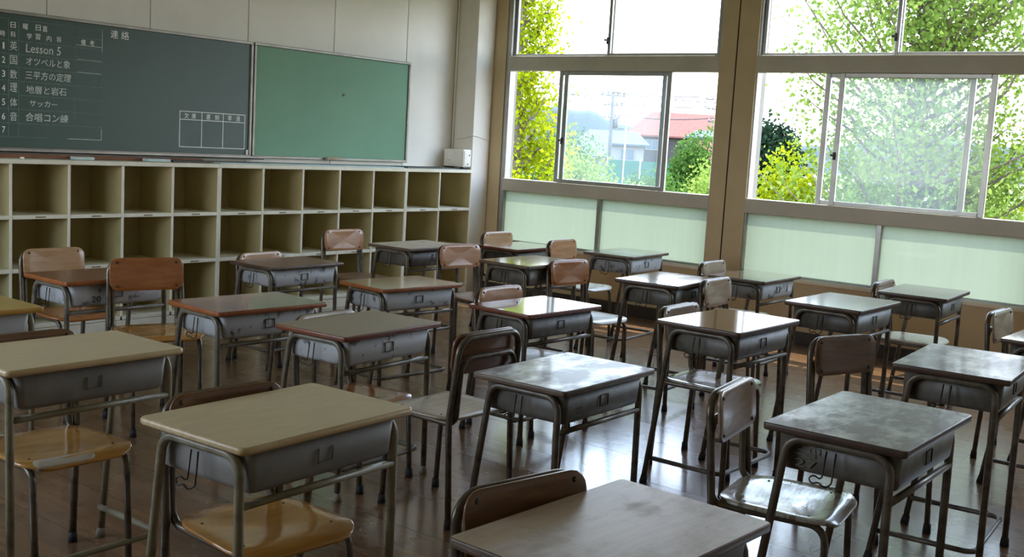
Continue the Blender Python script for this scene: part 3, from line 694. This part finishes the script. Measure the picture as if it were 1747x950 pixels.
CH = {
 'A': (3.197, 5.770, 0.5, .738, W_tan, W_org, C_grey, 'light plywood chair behind the desk numbered 20'),
 'B': (3.125, 4.760, -17, .797, W_org, W_honey, C_grey, 'orange-brown chair pulled out behind the reddish desk, its whole back in view'),
 'C': (1.801, 3.430, 0.0, .760, W_dark, W_honey, C_grey, 'chair tucked behind the pale desk at the left edge'),
 'D': (1.850, 2.430, -3.2, .757, W_dark, W_honey, C_dark, 'chair tucked behind the large pale foreground desk, only its top rim above it'),
 'E': (4.520, 5.620, 4.0, .675, W_tan, W_tan, C_dark, 'chair whose back barely rises above the low dull-brown desk'),
 'F': (5.664, 6.083, -5.4, .748, W_warm, W_dark, C_grey, 'warm brown chair standing closest to the cubbyholes, its seat in view'),
 'G': (5.689, 4.944, -8.2, .748, W_warm, W_dark, C_dark, 'chair with a knocked corner, between the grey sticker desk and the corner pillar'),
 'H': (7.000, 5.680, -1.1, .728, W_tan, W_tan, C_dark, 'chair in the far corner beside the first frosted pane'),
 'I': (6.831, 4.898, 2.8, .749, W_warm, W_pale, C_dark, 'chair standing out against the first frosted pane'),
 'J': (5.666, 4.002, -5.3, .748, W_org, W_pale, C_dark, 'orange-brown chair in front of the one seen against the frosted pane'),
 'K': (4.470, 3.590, 0.7, .712, W_warm, W_pale, C_dark, 'chair half hidden behind the desk that mirrors the window'),
 'L': (6.636, 3.500, 3.7, .749, W_grey, W_pale, C_dark, 'greyish-brown chair just under the pier between the windows'),
 'M': (5.743, 2.997, 3.6, .749, W_grey, W_pale, C_dark, 'greyish-brown chair in front of the window-side desk with the white sticker'),
 'N': (4.579, 2.569, 2.7, .747, W_grey, W_peel, C_dark, 'chair with a chipped greyish back behind the tall shiny desk'),
 'O': (4.422, 1.699, -19.4, .748, W_dark, W_peel, C_dark, 'dark brown chair turned towards the camera right of centre'),
 'P': (6.752, 2.370, 3.7, .748, W_grey, W_pale, C_dark, 'chair behind the rightmost window-side desk, its pale seat below'),
 'Q': (6.000, 1.490, 0.0, .752, W_grey, W_pale, C_dark, 'chair at the right edge standing against the tan wall'),
 'R': (3.150, 1.550, 9.1, .748, W_grey, W_peel, C_dark, 'chair with a peeling seat, seen edge-on beside the worn right foreground desk'),
 'S': (1.875, 1.405, -10.0, .738, W_dark, W_tan, C_dark, 'chair behind the scratched desk at the bottom edge'),
 'T': (3.227, 2.640, 179.3, .746, W_dark, W_pale, C_dark, 'chair turned back to front, its tubular back towards the camera'),
 'U': (3.215, 3.540, 4.0, .690, W_pale, W_org, C_grey, 'chair almost wholly hidden behind the grey-brown desk with the red-brown rim'),
}
for k, (x, y, th, zt, wood, seat, tube, lab) in CH.items(): make_chair(x, y, R(th), zt, wood, seat, tube, lab, patch=(k == 'C'))

# ------------------------------------------------------------------ outside
GZ = -4.6
M_ground = mat('grass and earth', srgb(70, 80, 44), srgb(84, 76, 54), .35, rough=.95)
q = MB(); q.box(8.44, 700, -350, 560, GZ-.3, GZ); q.box(-300, -1.4, -350, 560, GZ-.3, GZ); tag(q.build('ground', M_ground), kind='structure', label='ground outside the building')

def leaf_material(name, c1, c2, trans=.45):
    m, nt, o = new_mat(name)
    ge = nt.nodes.new('ShaderNodeNewGeometry'); cr = nt.nodes.new('ShaderNodeValToRGB')
    cr.color_ramp.elements[0].color = c1; cr.color_ramp.elements[1].color = c2
    nt.links.new(ge.outputs['Random Per Island'], cr.inputs[0])
    d = nt.nodes.new('ShaderNodeBsdfDiffuse'); t = nt.nodes.new('ShaderNodeBsdfTranslucent'); mx = nt.nodes.new('ShaderNodeMixShader'); mx.inputs[0].default_value = trans
    nt.links.new(cr.outputs[0], d.inputs[0]); nt.links.new(cr.outputs[0], t.inputs[0]); nt.links.new(d.outputs[0], mx.inputs[1]); nt.links.new(t.outputs[0], mx.inputs[2])
    nt.links.new(mx.outputs[0], o.inputs[0]); return m
L_yel = leaf_material('yellow-green ginkgo leaves', srgb(108, 126, 16), srgb(164, 170, 32), .5)
L_mid = leaf_material('fresh green leaves', srgb(88, 112, 44), srgb(136, 154, 72), .5)
L_gre = leaf_material('green leaves', srgb(46, 74, 30), srgb(86, 114, 50), .4)
L_drk = leaf_material('dark evergreen leaves', srgb(24, 38, 28), srgb(44, 62, 42), .3)
M_bark = mat('grey bark', srgb(112, 100, 84), srgb(84, 74, 60), 6, (1, 1, .3), rough=.9)

def foliage(name, pts, size, material, parent, rng):
    n = len(pts); c = np.asarray(pts)
    a = rng.normal(size=(n, 3)); a /= np.linalg.norm(a, axis=1)[:, None]
    b = np.cross(a, rng.normal(size=(n, 3))); b /= np.linalg.norm(b, axis=1)[:, None]
    s = (size*rng.uniform(.6, 1.25, n))[:, None]
    v = np.stack([c-a*s*.5, c+b*s*.42+a*s*.05, c+a*s*.6, c-b*s*.42+a*s*.05], 1).reshape(-1, 3)
    me = bpy.data.meshes.new(name); me.vertices.add(4*n); me.vertices.foreach_set('co', v.ravel())
    me.loops.add(4*n); me.loops.foreach_set('vertex_index', np.arange(4*n)); me.polygons.add(n); me.polygons.foreach_set('loop_start', np.arange(0, 4*n, 4))
    me.update(calc_edges=True); me.materials.append(material)
    o = link(name, me, parent); o['kind'] = 'stuff'; return o

def ginkgo(x, y, top, rad, n_branch, per, leafsize, material, label, seed, group, low=-2.5, spread=.55):
    rng = np.random.default_rng(seed); t = tag(empty('ginkgo_tree', (x, y, GZ)), label, 'tree', group); H = top-GZ
    q = MB(); q.tube([(0, 0, 0), (.05, .02, H*.4), (-.03, .03, H*.75), (0, 0, H*.97)], [.16, .11, .06, .015], 8); tk = q.build('trunk', M_bark, t)
    pts = []
    for i in range(n_branch):
        z0 = (low-GZ)+(H*.93-(low-GZ))*(i+rng.uniform(0, 1))/n_branch*.93; az = rng.uniform(0, 2*PI)
        fr = (z0-(low-GZ))/(H-(low-GZ)); L = rad*(1.05-.75*fr**1.4)*rng.uniform(.65, 1.2)
        up = rng.uniform(.35, .9)*spread*2
        p0 = np.array([0, 0, z0]); d = np.array([math.cos(az), math.sin(az), up]); path = [p0]
        for k in range(1, 6):
            s = k/5; path.append(p0+np.array([d[0]*L*s, d[1]*L*s, L*up*s**1.35])+rng.normal(size=3)*.03)
        m_ = MB(); m_.tube([tuple(p) for p in path], [.035*(1-.3*fr), .028, .022, .016, .011, .005], 5); m_.build('branch', M_bark, t)
        for k in range(per):
            s = rng.beta(1.6, 1.0); j = min(4, int(s*5)); f_ = s*5-j; p = path[j]*(1-f_)+path[j+1]*f_
            pts.append(p+rng.normal(size=3)*np.array([.13, .13, .15])*(.6+.6*rad/1.5))
    foliage('foliage', pts, leafsize, material, t, rng); return t

def round_tree(name, x, y, top, rx, rz, n, leafsize, material, label, seed, group, lobes=9, cat='tree'):
    rng = np.random.default_rng(seed); t = tag(empty(name, (x, y, GZ)), label, cat, group); cz = top-rz-GZ
    q = MB(); q.tube([(0, 0, 0), (.04, 0, max(.2, cz*.6)), (0, .03, cz)], [.13, .09, .04], 7); q.build('trunk', M_bark, t)
    pts = []; lob = []
    for i in range(lobes):
        d = rng.normal(size=3); d /= np.linalg.norm(d); d[2] = abs(d[2])*.9-.25
        lob.append((d*np.array([rx, rx, rz])*rng.uniform(.35, .72), rng.uniform(.38, .6)))
    for c, r_ in lob:
        m_ = MB(); m_.tube([(0, 0, cz*.55), tuple(np.array([0, 0, cz])+c*.5), tuple(np.array([0, 0, cz])+c)], [.04, .025, .008], 5); m_.build('branch', M_bark, t)
    for k in range(n):
        c, r_ = lob[rng.integers(len(lob))]; d = rng.normal(size=3); d /= np.linalg.norm(d)
        pts.append(np.array([0, 0, cz])+c+d*np.array([rx, rx, rz])*r_*rng.uniform(.55, 1.05))
    foliage('foliage', pts, leafsize, material, t, rng); return t

G1 = 'trees outside the windows'
ginkgo(14.0, 11.05, 5.2, 1.0, 90, 200, .07, L_yel, 'slender yellow-green tree at the left side of the first window', 3, G1, -3.0, .8)
ginkgo(13.6, 4.55, 6.8, 1.9, 180, 280, .062, L_mid, 'tall spreading tree filling the right-hand window', 5, G1, -2.6, .6)
ginkgo(14.5, 2.60, 3.6, 1.3, 90, 230, .065, L_yel, 'bushy yellow-green tree at the right edge of the right-hand window', 6, G1, -3.0, .5)
round_tree('garden_tree', 14.2, 6.35, 1.95, .80, 2.2, 16000, .062, L_yel, 'bright yellow-green bushy tree at the left side of the right-hand window', 11, G1)
round_tree('garden_tree', 26.0, 14.45, 2.55, 1.15, 2.6, 14000, .085, L_gre, 'green tree before the red-roofed house', 12, G1)
round_tree('garden_tree', 15.5, 8.55, .95, .55, 1.3, 4000, .085, L_yel, 'low yellow-green bush beside the pier between the windows', 13, G1)
hs = [(21.0, 14.5, 2.05, 1.15), (22.5, 13.6, 1.45, 1.2), (20.5, 10.9, 1.8, 1.1), (19.2, 12.4, 1.38, 1.0), (23.5, 16.9, 2.3, 1.3), (17.5, 9.3, 1.6, .85)]
hl = ['leftmost', 'second from the left', 'middle', 'fourth from the left', 'fifth from the left', 'rightmost']
order = sorted(range(6), key=lambda i: -hs[i][1]/hs[i][0])
for i, (x, y, z, r_) in enumerate(hs):
    round_tree('hedge_shrub', x, y, z, r_, 2.1, 10000, .07, [L_mid, L_gre, L_mid][i % 3], hl[order.index(i)]+' rounded shrub along the bottom of the first window', 20+i, 'shrubs below the first window', cat='shrub')
for i, (x, y, z, r_) in enumerate([(18.5, 6.9, 1.9, 1.3), (19.5, 5.0, 2.2, 1.5), (18.5, 3.0, 1.9, 1.4), (17.5, 8.3, 1.4, 1.0)]):
    round_tree('hedge_shrub', x, y, z, r_, 2.5, 14000, .075, [L_gre, L_mid][i % 2], ['second shrub from the pier', 'third shrub from the pier', 'rightmost shrub', 'shrub nearest the pier'][i]+' low down in the right-hand window, behind the tall tree', 40+i, 'shrubs behind the tall tree', cat='shrub')
round_tree('evergreen_tree', 48.0, 22.3, 4.3, 1.7, 3.4, 6000, .22, L_drk, 'dark evergreen standing behind the bright bushy tree', 31, G1)

# houses beyond
M_red = mat('pinkish red roof tiles', srgb(114, 76, 66), srgb(104, 68, 60), 3, rough=.9, spec=.05)
M_hwall = mat('grey house wall', srgb(58, 53, 50), srgb(50, 46, 44), 1, rough=.8)
M_hwhite = mat('white house wall', srgb(118, 116, 114), rough=.8)
M_metal = mat('pale metal roof', srgb(82, 89, 96), srgb(74, 81, 88), 1, rough=.8, spec=.1)
M_pane = mat('dark house window', srgb(70, 82, 92), rough=.15)
def house(x, y, rz, w, d, eave, ridge, wallm, roofm, label, wins=3, hip=.35):
    t = tag(empty('house', (x, y, GZ), rz), label, 'house', 'houses beyond the trees'); e = eave-GZ; g = ridge-GZ
    q = MB(); q.box(-w/2, w/2, -d/2, d/2, 0, e); q.build('walls', wallm, t)
    o_ = .6; hw = w/2+o_; hd = d/2+o_; r_ = hw*(1-hip)
    q = MB(); q.poly([(-hw, -hd, e-.1), (hw, -hd, e-.1), (hw, hd, e-.1), (-hw, hd, e-.1), (-r_, 0, g), (r_, 0, g), (-hw, -hd, e-.3), (hw, -hd, e-.3), (hw, hd, e-.3), (-hw, hd, e-.3)],
        [(0, 1, 5, 4), (1, 2, 5), (2, 3, 4, 5), (3, 0, 4), (0, 6, 7, 1), (1, 7, 8, 2), (2, 8, 9, 3), (3, 9, 6, 0), (9, 8, 7, 6)])
    q.build('roof', roofm, t)
    for k in range(wins):
        xx = -w/2+(k+.5)*w/wins
        q = MB(); q.box(xx-.8, xx+.8, -d/2-.06, -d/2+.02, e-1.9, e-.6); f = q.build('window', M_hwhite, t)
        q = MB(); q.box(xx-.7, xx-.03, -d/2-.08, -d/2-.05, e-1.8, e-.7); q.box(xx+.03, xx+.7, -d/2-.08, -d/2-.05, e-1.8, e-.7); q.build('pane', M_pane, f)
    return t
RZ = R(-58)
house(124, 69.0, RZ, 17, 9, 3.3, 6.2, M_hwall, M_red, 'grey house with a wide pinkish red roof beyond the shrubs')
house(104, 68.5, RZ, 7.0, 7, 2.0, 3.3, M_hwhite, M_metal, 'small pale house with a metal roof left of the red-roofed house', 2)
house(92, 64.8, RZ, 6.0, 6, .6, 2.0, M_hwhite, M_metal, 'low white house at the left, partly behind the slender tree', 2, .1)
house(84, 43.6, RZ, 7, 7, .9, 2.4, M_hwall, M_red, 'small red-roofed house at the left of the right-hand window', 2)
house(110, 58.6, RZ, 6, 7, 3.2, 3.9, M_hwhite, M_metal, 'grey building above the small red roof in the right-hand window', 2)
# wooded hills
M_hill = mat('haze-tinted wooded hill', srgb(24, 37, 42), srgb(30, 44, 50), .02, rough=1)  # blue of the distance haze is put into the hill colour
def hill(cx, cy, w, d, h, label, seed, rz):
    rng = np.random.default_rng(seed); t = MB(); n, k = 40, 8; ph = rng.uniform(0, 6, 4)
    V = []; 
    for i in range(n+1):
        u = i/n*2-1; prof = (1-u*u)**.8*(1+.16*math.sin(5*u+ph[0])+.09*math.sin(11*u+ph[1])+.04*math.sin(31*u+ph[2]))
        for j in range(k+1):
            v = j/k*2-1; V.append((u*w/2, v*d/2, max(0, h*prof*(1-abs(v)**1.6))))
    F = [(i*(k+1)+j, (i+1)*(k+1)+j, (i+1)*(k+1)+j+1, i*(k+1)+j+1) for i in range(n) for j in range(k)]
    t.poly(V, F); o = t.build('wooded_hill', M_hill, None, True); o.location = (cx, cy, GZ); o.rotation_euler = (0, 0, rz); tag(o, label, 'hill', 'hills on the skyline'); return o
hill(430, 318, 170, 120, 24, 'bluish wooded hill on the skyline at the left of the first window', 1, R(-58))
hill(480, 285, 200, 120, 16, 'lower bluish hill on the skyline beside the utility pole', 2, R(-58))
hill(560, 190, 320, 120, 17, 'long low hill on the skyline behind the right-hand window', 3, R(-70))

# utility poles and wires
M_pole = mat('concrete pole', srgb(72, 72, 72), rough=.8); M_cab = mat('black cable', srgb(28, 29, 31), rough=.6)
def pole(x, y, top, label, s=1.0):
    t = tag(empty('utility_pole', (x, y, GZ), R(-40)), label, 'pole', 'utility poles'); H = top-GZ
    q = MB(); q.tube([(0, 0, 0), (0, 0, H)], [.22*s, .15*s], 10); q.build('mast', M_pole, t)
    for z, w in ((H-.5, 1.2), (H-1.4, 1.0), (H-2.6, .8)):
        q = MB(); q.box(-w*s, w*s, -.07, .07, z-.06, z+.06); a = q.build('cross_arm', M_pole, t)
        for xx in (-w*.9, -w*.4, w*.4, w*.9):
            q = MB(); q.tube([(xx*s, 0, z+.05), (xx*s, 0, z+.3)], .07, 6); q.build('insulator', M_hwhite, a)
    q = MB(); q.tube([(.4*s, 0, H-3.6), (.4*s, 0, H-2.7)], .26*s, 10); q.build('transformer', M_pole, t)
    return t
pole(90, 59.6, 6.9, 'tall utility pole with cross arms in the first window')
pole(118, 77.3, 5.2, 'smaller utility pole just right of the tall one', .9)
def wire(a, b, sag, label):
    P = []; a = Vector(a); b = Vector(b)
    for k in range(15):
        s = k/14; p = a.lerp(b, s); p.z -= sag*4*s*(1-s); P.append(p)
    q = MB(); q.tube(P, .045, 4); tag(q.build('overhead_wire', M_cab), label, 'wire', 'overhead wires')
pole(95, 51.0, 7.0, 'utility pole at the right side of the first window, beside the pier')
pole(85, 65.9, 7.6, 'utility pole hidden behind the slender tree of the first window')
wire((90, 59.6, 6.75), (95, 51.0, 6.85), .25, 'topmost overhead wire running right from the tall utility pole')
wire((90, 59.6, 5.8), (95, 51.0, 5.9), .3, 'second overhead wire running right from the tall utility pole')
wire((90, 59.6, 4.6), (95, 51.0, 4.8), .3, 'lowest overhead wire running right from the tall utility pole')
wire((90, 59.6, 6.7), (85, 65.9, 6.4), .3, 'topmost overhead wire running left from the tall utility pole')
wire((90, 59.6, 5.7), (85, 65.9, 7.4), .2, 'overhead wire sloping up to the left of the tall utility pole')
wire((85, 65.9, 7.5), (95, 51.0, 6.2), .3, 'overhead wire passing in front of the tall utility pole')
# green sports net fence
M_net = mat('green netting', srgb(10, 78, 62), srgb(8, 68, 54), 3, rough=.7); M_gp = mat('grey steel post', srgb(120, 128, 126), rough=.5)
A = Vector((47.0, 31.2, GZ)); Bv = Vector((47.0, 26.3, GZ)); n = 5
nf = tag(empty('net_fence', A), 'green net fence between the shrubs and the houses', 'fence'); dv_ = (Bv-A)/n
for k in range(n+1):
    q = MB(); p = dv_*k; q.tube([p, p+Vector((0, 0, 5.55 if k not in (1, 3) else 7.4))], .05, 6); q.build('post', M_gp, nf)
    if k < n:
        q = MB(); a = dv_*k+Vector((0, -.06, 0)); b = dv_*(k+1)+Vector((0, .06, 0)); q.box(-.02, .02, min(a.y, b.y), max(a.y, b.y), 3.2, 5.45); q.build('net_panel', M_net, nf)
